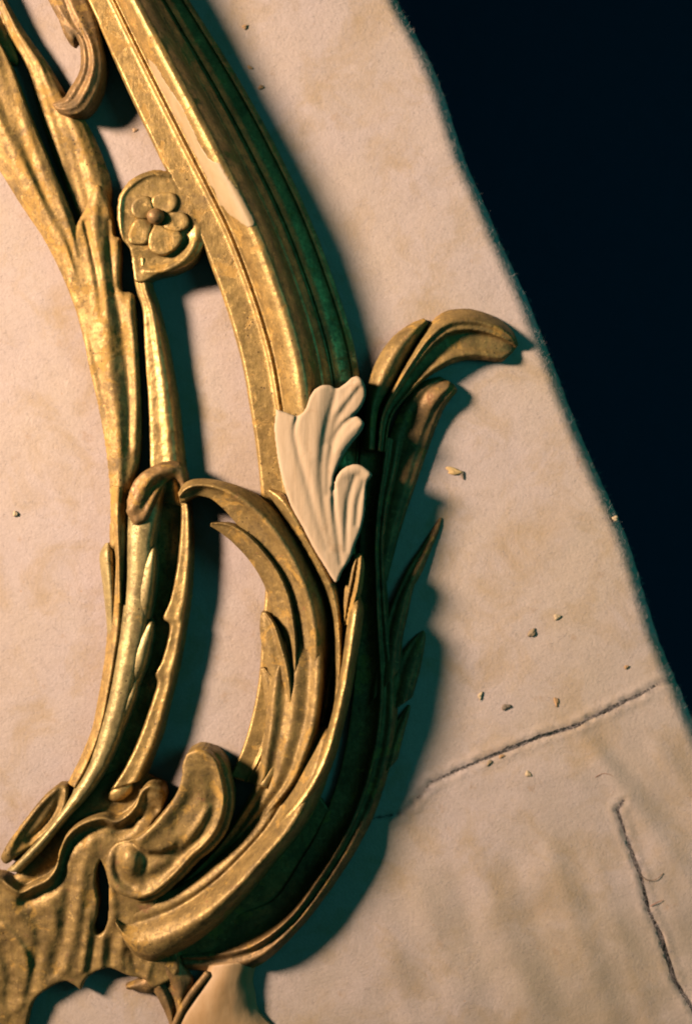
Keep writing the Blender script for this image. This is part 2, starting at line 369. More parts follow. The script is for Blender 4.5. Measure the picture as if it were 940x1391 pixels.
# draw the vertices next to each slit onto its lip so the edge is torn, not stepped
gc = np.clip(gap, 0, 6); gyv, gxv = np.gradient(gc); gxv = gxv/np.gradient(Xf, axis=1); gyv = gyv/np.gradient(Yf, axis=0)
g2 = gxv**2+gyv**2+1e-9; mvx, mvy = (1-gc)*gxv/g2, (1-gc)*gyv/g2; ml = np.hypot(mvx, mvy); okm = (ml < 1.7) & (gc < 3)
V[:,:nfx,0] += np.where(okm, mvx, 0)*S; V[:,:nfx,1] -= np.where(okm, mvy, 0)*S
gq = 0.25*(gp[:-1,:-1]+gp[1:,:-1]+gp[:-1,1:]+gp[1:,1:]); keep = (gq > 1.0).ravel()
Q = np.stack([I[:-1,:-1].ravel(), I[1:,:-1].ravel(), I[1:,1:].ravel(), I[:-1,1:].ravel()], -1)[keep]
me = bpy.data.meshes.new('felt_blanket'); me.from_pydata(V.reshape(-1,3).tolist(), [], Q.tolist()); me.update(); me.materials.append(FELT)
me.polygons.foreach_set('use_smooth', np.ones(len(me.polygons), bool))
blanket = bpy.data.objects.new('felt_blanket', me); C.objects.link(blanket)
blanket['label'] = 'pinkish beige felt blanket with dark slits spread under the gilded frame'; blanket['category'] = 'blanket'

# loose nap: short fibres on the flat, on the rounded edge and along the slits
def fibres(n_flat, n_edge, n_seam):
    fl = np.stack([rng.uniform(-30, 960, n_flat), rng.uniform(-30, 1420, n_flat)], -1); fl = fl[fl[:,0] < edge_x(fl[:,1])-6]
    yy = rng.uniform(-40, 1100, n_edge); ed = np.stack([edge_x(yy)-rng.uniform(0, 24, n_edge), yy], -1)
    ss = []
    for sm in SEAMS:
        p = spline(sm, 400)
        k = rng.integers(0, 400, n_seam//2); ss.append(p[k,:2]+rng.normal(0, 1, (n_seam//2, 2))*(p[k,2:3]+1.0))
    pts = np.concatenate([fl, ed]+ss); n = len(pts)
    i = np.clip(np.searchsorted(YG, pts[:,1]), 0, nyr-1)
    exx = e[i,0]; tx = (pts[:,0]-x0_[i,0])/(exx-RR-x0_[i,0]); j = np.clip(29+(tx*429).round().astype(int), 0, nfx-1)
    z = Zf[i,j]; over = np.clip(pts[:,0]-(exx-RR), 0, RR-0.01); z = z-(RR-np.sqrt(RR*RR-over**2))
    a = rng.uniform(0, 6.283, n); ln = rng.uniform(2.5, 7, n); bend = rng.normal(0, 0.7, n); lift = rng.uniform(0.1, 0.7, n); wd = rng.uniform(0.08, 0.18, n)
    last = np.arange(n) >= len(fl); lift[last] *= 1.6; ln[last] *= 1.15
    V = np.zeros((n, 3, 2, 3))
    for s_, (fr, lf) in enumerate(((0, -0.1), (0.5, 0.8), (1.0, 1.0))):
        aa = a+bend*fr; cx = pts[:,0]+np.cos(aa)*ln*fr; cy = pts[:,1]+np.sin(aa)*ln*fr; cz = z+lift*lf+0.15-(np.clip(over, 0, None)/RR)*np.cos(aa).clip(0)*ln*fr*0.8
        w = wd*(1-0.5*fr)
        for q, sg in enumerate((-1, 1)):
            V[:,s_,q,0] = (cx-np.sin(aa)*w*sg-CX)*S; V[:,s_,q,1] = -(cy+np.cos(aa)*w*sg-CY)*S; V[:,s_,q,2] = cz*S
    b = (np.arange(n)*6)[:,None]
    F = np.concatenate([b+np.array([0,1,3,2]), b+np.array([2,3,5,4])])
    me = bpy.data.meshes.new('nap'); me.from_pydata(V.reshape(-1,3).tolist(), [], F.tolist()); me.update(); me.materials.append(FIBRE)
    o = bpy.data.objects.new('nap', me); C.objects.link(o); o.parent = blanket; o['kind'] = 'stuff'
fibres(15000, 3000, 2600)

# ------------------------------------------------------------------ the carved frame
frame = bpy.data.objects.new('carved_frame', None); C.objects.link(frame); frame.empty_display_size = 0.02
frame['label'] = 'carved gilded wooden frame with leaf scrolls, rosette and bare wood repairs'; frame['category'] = 'frame'
DOME = [(0,0.25),(0.2,0.78),(0.5,1),(0.8,0.78),(1,0.25)]
SOFT = [(0,0.55),(0.25,0.9),(0.5,1),(0.75,0.9),(1,0.5)]

# outer rail: moulded section, ridge, two quirks, falling to the outside
RAIL_ROWS = [(88,-60,188,-115),(121,5,229,-45),(152,75,271,22),(184,145,312,87),(215,210,350,152),(245,270,383,215),(272,325,412,275),(292,375,435,330),(308,420,455,385),
    (320,460,470,430),(330,500,482,475),(338,545,490,525),(347,600,494,590),(354,660,490,660),(360,730,486,740),(361,790,480,800),(357,850,470,860),(352,920,455,930),(343,970,445,985),(330,1015,430,1040),(312,1055,405,1085)]
RAIL_PROF = [(0,30),(0.012,36),(0.03,38.5),(0.10,39),(0.20,40),(0.225,41),(0.24,44.5),(0.26,47),(0.28,44.5),(0.295,44),(0.32,54),(0.36,68),(0.40,78),(0.44,84),(0.48,86.5),(0.52,85),(0.56,78),(0.60,66),(0.64,47),(0.662,36),
    (0.68,34.5),(0.697,30),(0.73,24),(0.762,18.5),(0.78,21),(0.797,16.5),(0.85,10),(0.93,7),(0.945,9.5),(0.962,6.5),(1,2.5)]
rr = []
for i, q in enumerate(RAIL_ROWS):
    k = [1,1,1,1,1,0.99,0.97,0.94,0.91,0.88,0.86,0.84][i] if i < 12 else max(0.5, 0.84-(i-11)*0.10)
    rr.append((*q, 0, k))
sh = Shells().ribbon(rr, RAIL_PROF, nt=300, nu=170, zb=0, soft=True)
rail = build('outer_rail', sh, G_RAIL, frame, voxel=None, disp=1.3, dsize=22)
# gesso fill lying on the ridge
RS = spline(rr, 300)
def rail_pt(ti, u, dz):
    X = RS[ti,0]*(1-u)+RS[ti,2]*u; Yv = RS[ti,1]*(1-u)+RS[ti,3]*u; Zv = RS[ti,5]*profile(RAIL_PROF, np.array([u]))[0]
    return P3(np.array(X), np.array(Yv), np.array(Zv+dz))
GP = [(95,0.318,0.328),(102,0.300,0.352),(112,0.296,0.372),(130,0.296,0.392),(150,0.300,0.405),(166,0.302,0.425),(168,0.302,0.470),(174,0.302,0.492),(182,0.304,0.505),(188,0.304,0.520),(191,0.318,0.530),(194,0.350,0.535),(199,0.40,0.530),(203,0.45,0.50)]
ymid = 0.5*(RS[:,1]+RS[:,3])
def ti_at(y): return int(np.argmin(np.abs(RS[:200,1]-y)))
GROWS = [(98,0.315,0.325),(112,0.302,0.352),(130,0.298,0.372),(160,0.296,0.392),(200,0.300,0.405),(243,0.302,0.422),(247,0.302,0.468),(262,0.302,0.492),(282,0.304,0.507),(298,0.305,0.522),(304,0.320,0.530),(312,0.350,0.533),(322,0.395,0.530),(332,0.45,0.50)]
gs = spline([(a, b, c_) for a, b, c_ in GROWS], 120)
sh = Shells(); gv = []; gf = []; ng = 14
for r_ in range(120):
    ti = ti_at(gs[r_,0]); f0 = np.interp(gs[r_,0], RS[:200,1], np.arange(200)); i0 = int(f0); fr = f0-i0
    j0 = 0.003*math.sin(r_*0.47+1)+random.uniform(-0.003, 0.003); j1 = 0.008*math.sin(r_*0.23)+0.006*math.sin(r_*0.071+1)+random.uniform(-0.006, 0.006)
    for k in range(ng):
        u = (gs[r_,1]+j0)+(gs[r_,2]+j1-gs[r_,1]-j0)*k/(ng-1); rim = min(k, ng-1-k, r_, 119-r_)
        dz = 0.9 if rim > 0 else -0.6
        gv.append(rail_pt(i0, u, dz)*(1-fr)+rail_pt(i0+1, u, dz)*fr)
for r_ in range(119):
    for k in range(ng-1): gf.append((r_*ng+k, (r_+1)*ng+k, (r_+1)*ng+k+1, r_*ng+k+1))
sh.add(np.array(gv), gf)
build('gesso_fill', sh, GESSO, rail, voxel=None, disp=0, label='cream gesso fill on the ridge of the outer rail')

# inner rail: broad worn limb, leaf tip, lower run
C_PROF = [(0,0.30),(0.12,0.55),(0.3,0.86),(0.45,1),(0.62,0.88),(0.8,0.92),(1,0.80)]
def wrinkle(t, u, X, Yv): return 0.9*np.sin(u*11+t*5+Yv*0.01)+0.5*np.sin(u*23+X*0.05+Yv*0.03)
sh = Shells()
sh.ribbon([(-70,110,-22,20,6,32),(-30,185,12,82,6,32),(0,232,38,150,6,32),(30,280,68,222,6,31),(60,325,99,296,6,29),(85,375,118,355,5,26),(104,424,134,420,4,20),(116,470,148,470,2,12)], C_PROF, fun=wrinkle, nu=30)
CR = [(124,262),(128,254),(133,250),(139,253),(145,263),(151,281),(155,302),(157,320),(164,323),(165,345),(166,394),(181,398),(186,440),(190,500),(192,560),(190,618),(182,655),(174,690),(167,745),(151,745),(150,690),(146,630),(135,560),(120,495),(111,448),(104,424),(96,400),(90,376),(94,340),(104,305),(116,282)]
CS = [[(133,258,2,7),(129,300,5,9),(134,360,6,12),(142,430,7,13),(150,500,7,12),(158,560,7,11),(163,630,7,9),(158,720,4,8)], [(116,302,-5,4),(124,335,-6,4),(134,385,-5,5),(139,430,-3,5)], [(148,300,-3,4),(150,345,-4,5),(156,400,-3,6),(168,460,-3,7),(176,540,-3,7),(178,610,-2,6)],
      [(108,420,-2,5),(122,460,-3,6),(136,520,-3,6),(146,580,-2,5)], [(176,410,3,6),(182,460,3,6),(185,540,3,6),(182,610,3,6)], [(165,398,2,4),(152,396,-3,4)]]
def zC(X, Yv, d): return 30+edge_round(d, 9)+strokes(X, Yv, CS)+0.9*pn(X*2.0, Yv*0.2, 0.12, 46)+0.25*pn(X, Yv, 0.25, 47)
sh.field(CR, zC)
inner = build('inner_rail', sh, G_OLD, frame, voxel=1.3, disp=1.6, dsize=10, smooth=3)
sh = Shells().field([(128,268),(131,259),(136,257),(141,264),(145,278),(144,292),(138,300),(132,294),(129,282)], lambda X, Yv, d: zC(X, Yv, 9)-2.2+edge_round(d, 3), zb=20, step=1.0)
build('bare_patch', sh, GREY, inner, voxel=1.0, disp=0.6, dsize=8, label='grey bare patch on the tip of the inner rail leaf')
sh = Shells().ribbon([(150,680,185,680),(151,740,186,740),(146,800,182,800),(146,850,178,850),(143,890,170,890),(135,940,160,945),(125,990,148,997),(108,1032,132,1042),(92,1064,112,1078)], [(0,0.2),(0.2,0.75),(0.45,1),(0.7,0.75),(1,0.6)], 6, 28)
sh.ribbon([(150,660,172,660),(152,700,168,700),(158,760,166,760),(160,820,166,820)], DOME, 22, 20)
build('lower_run', sh, G_OLD, inner, disp=1.6)
sh = Shells().ribbon([(143,738,151,736,10,14),(136,752,157,750,8,26),(137,775,160,778,8,27),(141,805,161,812,8,25),(145,845,160,850,6,22),(147,880,158,882,4,18)], DOME)
build('bud', sh, G_BRI, inner, disp=0.8)

# inner branch
sh = Shells().ribbon([(-40,-55,-18,-62),(-2,10,10,0),(14,50,34,42),(36,92,64,84),(50,140,90,127),(65,190,120,170),(85,245,143,222),(104,292,152,254),(116,322,150,292)], [(0,0.35),(0.1,0.7),(0.4,0.85),(0.65,1),(0.85,0.75),(1,0.35)], 2, 20, fun=wrinkle, nu=26)
sh.ribbon([(-30,40,0,20),(0,85,15,50),(20,88,25,78)], SOFT, 2, 16)
build('inner_branch', sh, G_OLD, frame, disp=2.0, dsize=14)

# hooked leaf at the top
sh = Shells().ribbon([(45,-50,112,-60,22,20),(66,0,128,4,22,20),(82,28,137,30,22,22),(106,54,141,62,22,25),(110,85,145,85,22,27),(105,104,143,106,22,27),(96,118,136,130,22,26),(88,131,118,155,22,24),(78,137,97,159,22,21),(70,140,80,153,20,15)],
    [(0,0.4),(0.18,0.78),(0.32,0.72),(0.5,1),(0.68,0.86),(0.82,0.8),(1,0.3)], zb=8, nu=26)
sh.ribbon([(60,-10,100,-10,22,16),(76,16,104,16,22,16),(85,40,108,40,22,16),(92,54,107,53,20,15),(99,61,104,60,18,10)], SOFT, zb=10)
build('hooked_leaf', sh, G_DARK, frame, disp=2.0, dsize=9)

# rosette plaque
RO = [(161,266),(176,245),(204,231),(228,232),(248,243),(270,282),(282,316),(274,341),(259,358),(236,369),(214,374),(204,379),(195,384),(184,382),(180,362),(176,338),(166,324),(160,304),(159,284)]
RIM = [[(197,368,2,4),(216,368,5,5),(236,361,6,6),(254,348,6,6),(265,330,5,6),(269,310,1,5)], [(166,326,2,3),(164,300,3,3),(164,280,3,3),(168,264,3,3),(182,249,3,3),(205,237,3,3),(230,238,2,3)], [(182,352,-3,10),(205,352,-4,10),(232,348,-4,9),(250,330,-4,8),(256,312,-2,7)]]
sh = Shells().field(RO, lambda X, Yv, d: 38.5-np.clip((X-262)*0.12, 0, 3)+edge_round(d, 3.5)+strokes(X, Yv, RIM)+0.8*pn(X, Yv, 0.12, 40))
plaque = build('rosette', sh, G_RAIL, frame, disp=1.6, dsize=12, voxel=1.2)
for k, (z, pp) in enumerate([(41,[(212,298),(186,297),(179,290),(178,280),(184,270),(195,265),(204,268),(209,280)]),
        (40,[(212,296),(206,278),(206,269),(213,263),(228,260),(238,263),(242,272),(239,283),(232,290)]),
        (40.5,[(212,298),(230,288),(241,287),(250,288),(257,296),(257,306),(250,313),(238,316),(226,312)]),
        (42,[(212,300),(228,310),(245,315),(248,322),(245,332),(236,341),(224,347),(211,345),(202,337),(202,322)]),
        (40,[(210,298),(204,318),(200,331),(188,333),(177,331),(174,322),(178,308),(186,297)])]):
    mx, my = np.mean(pp, 0)
    sh = Shells().field(pp, lambda X, Yv, d, z=z, mx=mx, my=my: z+4+edge_round(d, 3.6)-1.6*np.exp(-((X-mx)**2+(Yv-my)**2)/90)-0.05*np.hypot(X-mx, Yv-my)-5.5*np.exp(-((X-212)**2+(Yv-296)**2)/160), zb=22, step=1.0)
    build('petal', sh, G_RAIL, plaque, voxel=0.9, smooth=4, disp=1.0, dsize=8)
sh = Shells().ball(212, 294, 44, 12, 11, 11)
build('flower_centre', sh, G_DARK, plaque, voxel=0.9, smooth=3, disp=0.8, dsize=8)

# connecting stile
sh = Shells().ribbon([(180,345,204,352,6,31),(182,372,203,372,6,31),(187,398,206,392,6,29),(194,420,214,416,6,27),(197,480,229,478,6,24),(202,545,240,542,6,25),(204,600,247,600,6,25),(205,640,252,645,6,25),(210,680,256,690,6,22)],
    [(0,0.72),(0.1,0.82),(0.35,0.86),(0.6,1.0),(0.8,0.85),(1,0.25)], nu=26, skirt=3)
build('connecting_stile', sh, G_RAIL, frame, disp=2.2, dsize=12)
# notched strip and its channel
sh = Shells().ribbon([(236,640,253,645),(246,690,259,690),(244,742,262,742),(240,772,261,772),(230,815,258,815),(221,841,254,841),(230,847,253,847),(227,872,249,872),(218,900,244,900),(210,916,241,914),(214,926,238,926),(205,958,230,957),(190,1000,221,995),(172,1038,211,1022),(150,1072,196,1060)],
    [(0,0.74),(0.12,0.92),(0.45,0.94),(0.72,1.0),(0.86,0.8),(1,0.15)], 4, 27, nu=26, nt=200, skirt=3)
sh.ribbon([(190,640,246,640),(196,740,246,740),(185,840,240,840),(165,940,220,930),(135,1030,190,1030),(110,1080,170,1080)], SOFT, 3, 4)
sh.ball(164, 1074, 16, 20, 13, 12, 0.5)
build('notched_strip', sh, G_RAIL, frame, disp=1.8, dsize=12, voxel=1.3)

# inner scroll leaf
FP = [(0,0.42),(0.1,0.74),(0.25,0.93),(0.45,1.0),(0.68,0.97),(0.88,0.82),(1,0.4)]
sh = Shells().ribbon([(180,660,232,640,8,36),(174,680,226,668,8,38),(171,705,221,692,8,38),(170,745,212,738,8,38),(169,790,209,790,8,37),(164,840,205,840,8,36),(157,890,193,900,8,36),(148,940,182,948,8,36),(135,990,167,999,8,36),(118,1042,148,1042,8,36),(94,1082,123,1079,8,35),(66,1122,92,1114,10,34),(32,1160,56,1158,8,32),(8,1184,28,1186,6,26)], FP, nu=28)
sl = build('scroll_leaf', sh, G_BRI, frame, disp=1.6, dsize=14)
for rows in ([(180,840,206,842,14,36),(184,810,211,812,14,42),(190,780,214,784,14,43),(198,757,214,760,14,42),(205,742,213,744,12,36),(209,737,211,738,12,24)],
             [(164,940,190,932,12,34),(172,908,202,902,12,40),(182,880,208,874,12,41),(193,857,210,858,12,39),(202,844,210,845,12,34),(206,840,208,840,10,22)],
             [(134,1015,158,1020,10,34),(148,985,172,988,10,38),(163,955,183,958,12,39),(174,932,189,936,12,37),(182,919,189,921,12,32),(185,917,188,918,10,22)]):
    build('leaf_lobe', Shells().ribbon([(*q[:4], q[4]-3, q[5]-7) for q in rows], [(0,0.7),(0.25,0.94),(0.55,1),(0.85,0.86),(1,0.4)], nu=16), G_BRI, sl, voxel=1.1, disp=1.0, dsize=10)
RE = [(171,696),(174,672),(186,648),(205,634),(226,626),(244,627),(253,638),(255,664),(248,672),(244,658),(236,651),(227,655),(219,670),(210,690),(200,708),(184,714)]
RS_ = [[(182,690,2,6),(194,662,4,7),(212,645,4,7),(232,638,3,6)], [(196,690,-3,4),(206,668,-4,4),(220,652,-3,4)], [(178,676,-2,3),(192,652,-2,3),(214,636,-2,3)]]
sh = Shells().field(RE, lambda X, Yv, d: 52-0.24*np.clip(X-200, 0, 80)+edge_round(d, 10)+strokes(X, Yv, RS_)+0.8*pn(X, Yv, 0.2, 48), zb=4)
build('rolled_end', sh, G_DARK, sl, disp=1.6, dsize=9)
# end scroll at the lower left
ES = [(78,1066),(91,1067),(94,1082),(88,1101),(74,1122),(54,1142),(30,1160),(8,1174),(1,1166),(8,1149),(22,1129),(40,1105),(60,1081)]
EST = [[(82,1082,-2,4),(76,1100,-6,5),(60,1124,-7,5),(40,1143,-5,5)], [(76,1073,3,4),(58,1090,5,5),(38,1114,6,6),(20,1140,7,7),(12,1158,5,7)], [(90,1075,3,3),(86,1098,4,4),(70,1121,4,4),(48,1142,4,4)]]
sh = Shells().field(ES, lambda X, Yv, d: 34+edge_round(d, 6)+strokes(X, Yv, EST))
build('end_scroll', sh, G_LEAF, frame, disp=1.4)

# shell-like mount at the foot of the oval
LIP = [(-30,1188),(2,1191),(14,1200),(28,1208),(45,1200),(65,1190),(76,1175),(81,1154),(91,1132),(111,1115),(139,1107),(157,1112),(171,1105),(184,1091),(192,1072),(203,1063),(218,1066)]
MO = LIP+[(226,1080),(221,1100),(206,1125),(215,1160),(215,1230),(240,1290),(243,1322),(226,1336),(207,1342),(196,1331),(175,1326),(150,1316),(130,1321),(116,1333),(110,1346),(104,1341),(90,1334),(66,1344),(48,1359),(38,1391),(30,1440),(-50,1440)]
SLOT = [(137,1169),(133,1179),(131,1200),(134,1226),(132,1246),(128,1260),(131,1269),(138,1268),(145,1255),(147,1240),(148,1210),(145,1190),(140,1174)]
lipr = [[(x+(0 if i > 12 else 1), y+5, 9 if 1 < i < 16 else 6, 5.0) for i, (x, y) in enumerate(LIP)], [(x+5, y+17, -7, 8) for x, y in LIP[3:13]], [(206,1078,6,8),(214,1084,5,8),(212,1098,-4,7)],
    [(188,1110,-6,6),(172,1122,-6,7),(160,1130,-3,7)]]
FL = [[(126,1138,3,8),(114,1185,6,9),(108,1230,7,9),(100,1275,6,8),(88,1318,4,7)], [(100,1180,-4,8),(92,1230,-5,8),(84,1280,-6,8),(78,1320,-4,7)],
      [(62,1212,3,8),(74,1250,5,9),(76,1290,-5,8),(70,1320,-6,9)], [(40,1220,-4,8),(52,1262,-5,8),(48,1310,-6,8),(38,1350,-5,8)],
      [(4,1258,4,6),(22,1276,7,6),(36,1302,7,6),(38,1330,4,6),(24,1372,4,7)], [(2,1290,-5,8),(14,1320,-6,8),(10,1360,-5,8)], [(0,1225,3,9),(24,1242,4,9),(48,1280,3,8)],
      [(122,1240,4,5),(118,1280,5,5),(112,1318,4,5)], [(130,1276,-4,5),(126,1300,-5,5),(122,1320,-4,5)], [(140,1278,4,5),(138,1300,5,5),(138,1316,3,5)], [(154,1250,5,6),(152,1280,-5,6),(150,1308,-4,5)],
      [(166,1276,4,6),(164,1300,5,5),(166,1320,3,5)], [(180,1290,-5,6),(184,1312,-6,6),(190,1326,-4,6)], [(204,1310,5,5),(200,1328,5,5)], [(152,1160,4,6),(152,1200,4,6),(156,1240,4,6)]]
sh = Shells().field(MO, lambda X, Yv, d: 40-0.085*np.clip(Yv-1150, 0, 400)+edge_round(d, 5)+strokes(X, Yv, lipr)+0.55*strokes(X, Yv, FL)+1.0*pn(X*1.6, Yv*0.6, 0.09, 41)+0.7*pn(X, Yv, 0.3, 42), holes=[SLOT])
sh.ribbon([(20,1190,30,1208),(60,1140,70,1200),(110,1090,100,1150),(150,1050,150,1130),(200,1050,205,1120),(225,1070,228,1130)], SOFT, 2, 14)
sh.ribbon([(150,1210,160,1290),(200,1200,220,1316),(260,1190,290,1310),(310,1150,350,1270),(360,1090,410,1200),(400,1030,460,1120)], SOFT, 2, 10)
mount = build('shell_mount', sh, G_LEAF, frame, disp=1.8, dsize=11, voxel=1.35, smooth=3)
sh = Shells().ribbon([(178,1300,240,1298,4,22),(195,1330,252,1318,4,22),(212,1352,262,1332,4,20),(228,1385,256,1352,2,20),(233,1410,245,1375,2,16)], [(0,0.5),(0.2,0.9),(0.35,0.5),(0.6,1),(1,0.5)], nu=22)
sh.ribbon([(170,1338,172,1344,4,12),(182,1334,186,1346,4,16),(196,1326,204,1350,4,18),(206,1318,220,1340,4,18)], SOFT)
build('lower_frond', sh, G_DARK, mount, disp=1.6, dsize=9)
sh = Shells().ribbon([(284,1312,350,1305,2,26),(276,1332,344,1330,2,28),(258,1358,347,1350,2,28),(240,1386,352,1374,2,28),(226,1420,385,1408,2,26),(210,1460,420,1450,2,24)], [(0,0.5),(0.12,0.82),(0.4,1),(0.65,0.88),(0.85,0.6),(1,0.2)], nu=26)
build('foot_patch', sh, FOOT, frame, disp=1.6, dsize=30, label='bare orange wood piece at the foot, below the big scroll')
sh = Shells().tube([(283,1322,24,5),(262,1348,24,5),(247,1372,22,5),(236,1398,20,5)])
build('edge_bead', sh, G_DARK, frame, disp=1)

# volute
VO = [(253,1024),(266,1018),(282,1020),(296,1034),(304,1058),(308,1085),(304,1112),(296,1132),(281,1151),(263,1166),(250,1181),(234,1197),(214,1214),(190,1222),(166,1217),(152,1205),(144,1182),(146,1160),(158,1145),(172,1141),(181,1140),(200,1127),(222,1103),(237,1082),(246,1058),(248,1038)]
VS = [[(268,1021,4,4),(290,1032,6,4),(299,1058,7,4),(303,1085,7,4),(299,1110,7,4),(291,1129,7,4),(277,1147,7,4),(259,1162,7,4),(246,1177,7,4),(230,1193,7,4),(211,1209,6,4),(190,1217,5,5),(168,1211,5,6),(156,1200,5,6),(150,1182,5,6),(152,1164,4,6)],
      [(280,1040,-2,9),(288,1062,-4,10),(290,1088,-5,9),(284,1110,-4,6),(268,1138,-5,6),(248,1158,-7,8),(226,1180,-6,9),(200,1196,-4,8)],
      [(284,1098,5,6),(272,1118,7,7),(258,1138,6,7),(248,1150,3,6)], [(262,1080,-3,9),(250,1104,-4,10),(240,1125,-4,9)], [(255,1050,2,9),(248,1078,3,8),(234,1098,4,8),(212,1122,5,8),(194,1140,5,7)],
      [(164,1150,-2,5),(160,1168,-5,5),(164,1190,-6,6),(180,1202,-5,6)], [(205,1180,3,7),(225,1172,3,7)]]
def vol_z(X, Yv, d):
    up = 62+0.10*np.clip(1160-Yv, 0, 150)*0.6
    lowz = 44+0.10*np.clip(X-150, 0, 130)
    # step below the upper face, fading out towards the outer rim
    yl = np.interp(X, [150,181,190,202,220,238,250,275,320], [1138,1141,1152,1158,1158,1150,1146,1150,1150])
    w = 1/(1+np.exp((Yv-yl)/np.interp(X, [235,275], [1.3,16])))
    ball = 15*np.exp(-(((X-177)/15)**2+((Yv-1170)/20)**2)**1.5)
    return lowz+(up-lowz)*w+edge_round(d, 4)+0.65*strokes(X, Yv, VS)+ball+0.8*pn(X, Yv, 0.16, 44)
sh = Shells().field(VO, vol_z, zb=6)
cx_, cy_ = 225, 1120
sh.field([(cx_+(x-cx_)*1.07+5, cy_+(y-cy_)*1.03+3) if x > 170 else (x, y) for x, y in VO], lambda X, Yv, d: 46+0.05*np.clip(1160-Yv, 0, 150)+edge_round(d, 7)-np.clip(190-X, 0, 40)*0.5-np.clip(Yv-1150, 0, 70)*0.12, zb=0)
vol = build('volute', sh, G_LEAF, frame, disp=1.2, dsize=10, voxel=1.15, smooth=3)

# big lower scroll, leaf spray and stem
sh = Shells().ribbon([(392,820,428,815,2,22),(384,850,436,845,6,36),(374,890,440,880,12,46),(365,935,440,928,14,48),(361,980,434,980,14,48),(356,1020,421,1022,14,48),(350,1058,404,1060,12,42),(326,1104,374,1098,8,34),(298,1146,340,1138,6,26),(262,1184,304,1178,6,22),(226,1212,264,1212,6,22),(195,1224,228,1226,8,24)],
    [(0,0.5),(0.12,0.75),(0.3,0.66),(0.5,0.82),(0.7,0.78),(0.88,1),(0.95,0.96),(1,0.6)], nu=30)
sh.ribbon([(398,1000,462,985,4,46),(384,1040,452,1030,12,56),(364,1082,438,1078,14,64),(340,1120,416,1122,14,70),(308,1156,380,1166,14,76),(268,1190,338,1216,14,74),(228,1212,296,1258,14,64),(194,1222,250,1290,16,46),(170,1226,208,1306,18,36),(156,1226,182,1296,14,34),(148,1222,160,1264,12,30)],
    [(0,0.2),(0.15,0.36),(0.26,0.40),(0.32,0.36),(0.52,0.76),(0.72,1.0),(0.88,0.84),(1,0.3)], nu=32)
scroll = build('main_scroll', sh, G_LEAF, frame, disp=1.8, dsize=14, voxel=1.35)
sh = Shells().ribbon([(482,812,490,811,34,30),(476,828,494,826,32,48),(470,862,491,860,30,55),(464,905,484,902,30,55),(456,948,477,943,30,55),(446,990,467,986,28,54),(432,1032,456,1028,26,55),(408,1076,438,1070,22,60),(376,1116,410,1114,12,60),(350,1146,386,1148,4,36)], [(0,0.6),(0.2,0.92),(0.5,1),(0.75,0.8),(1,0.3)], nu=22)
build('stem', sh, G_RAIL, scroll, disp=1.4, dsize=10)
sh = Shells().ribbon([(245,684,242,670,58,16),(252,680,251,656,58,22),(265,674,270,650,56,26),(285,677,300,653,54,30),(302,690,335,665,50,34),(320,710,362,682,44,38),(345,740,388,708,38,42),(366,775,412,742,32,44),(382,815,432,782,26,46),(392,860,446,822,22,46),(398,910,450,872,18,44),(402,960,446,930,10,34),(404,1010,436,990,4,22)],
    [(0,0.45),(0.2,0.55),(0.45,0.72),(0.6,1.0),(0.66,0.98),(0.8,0.72),(1,0.25)], zb=lambda Z: np.clip((Z-60)*1.2, 0, 40), nu=28)
spray = build('leaf_spray', sh, G_LEAF, scroll, disp=1.4, dsize=10)
sh = Shells().ribbon([(286,715,286,710,56,10),(299,723,311,710,52,18),(318,739,338,724,46,24),(340,763,361,747,38,30),(358,793,381,774,30,36),(370,830,396,806,22,40),(378,872,404,850,16,42),(380,920,406,902,14,40),(378,975,402,970,8,30),(374,1020,396,1015,2,18)], [(0,0.35),(0.3,0.6),(0.6,0.72),(0.82,1),(1,0.6)], zb=lambda Z: np.clip((Z-60)*1.2, 0, 36), nu=20)
build('spray_lobe', sh, G_LEAF, spray, disp=1.4, dsize=10)
for rows in ([(355,831,362,832,34,16),(353,845,376,848,30,26),(354,868,386,872,26,32),(359,892,395,902,22,36),(366,920,400,935,18,38),(372,970,400,985,10,34),(374,1030,392,1035,2,20)],
             [(353,908,360,907,24,14),(355,920,376,925,20,24),(359,945,388,955,18,28),(362,985,392,995,14,28),(360,1035,384,1040,4,22)]):
    build('spray_lobe', Shells().ribbon(rows, [(0,0.5),(0.3,0.72),(0.6,0.75),(0.8,1),(0.9,0.85),(1,0.4)], nu=20), G_LEAF, spray, disp=1.4, dsize=9)
sh = Shells().ribbon([(361,668,367,663,40,14),(372,682,386,672,40,26),(388,706,403,694,40,30),(405,736,419,723,38,30),(425,771,438,758,36,30),(440,802,453,786,34,30),(449,835,460,805,30,32),(453,880,466,850,26,34),(453,930,466,905,22,34),(446,980,460,965,18,32)], [(0,0.4),(0.3,0.8),(0.6,1),(0.8,0.9),(1,0.5)], zb=8)
build('sepal', sh, G_RAIL, scroll, disp=1.2, dsize=9)
sh = Shells().ribbon([(464,850,476,850,30,30),(466,815,486,822,34,36),(471,788,492,800,36,38),(476,766,495,772,38,38),(482,755,494,760,38,34),(487,752,492,754,38,26)], [(0,0.5),(0.3,0.8),(0.45,0.65),(0.7,1),(1,0.4)])
build('bud', sh, G_OLD, scroll, disp=2.4, dsize=8)

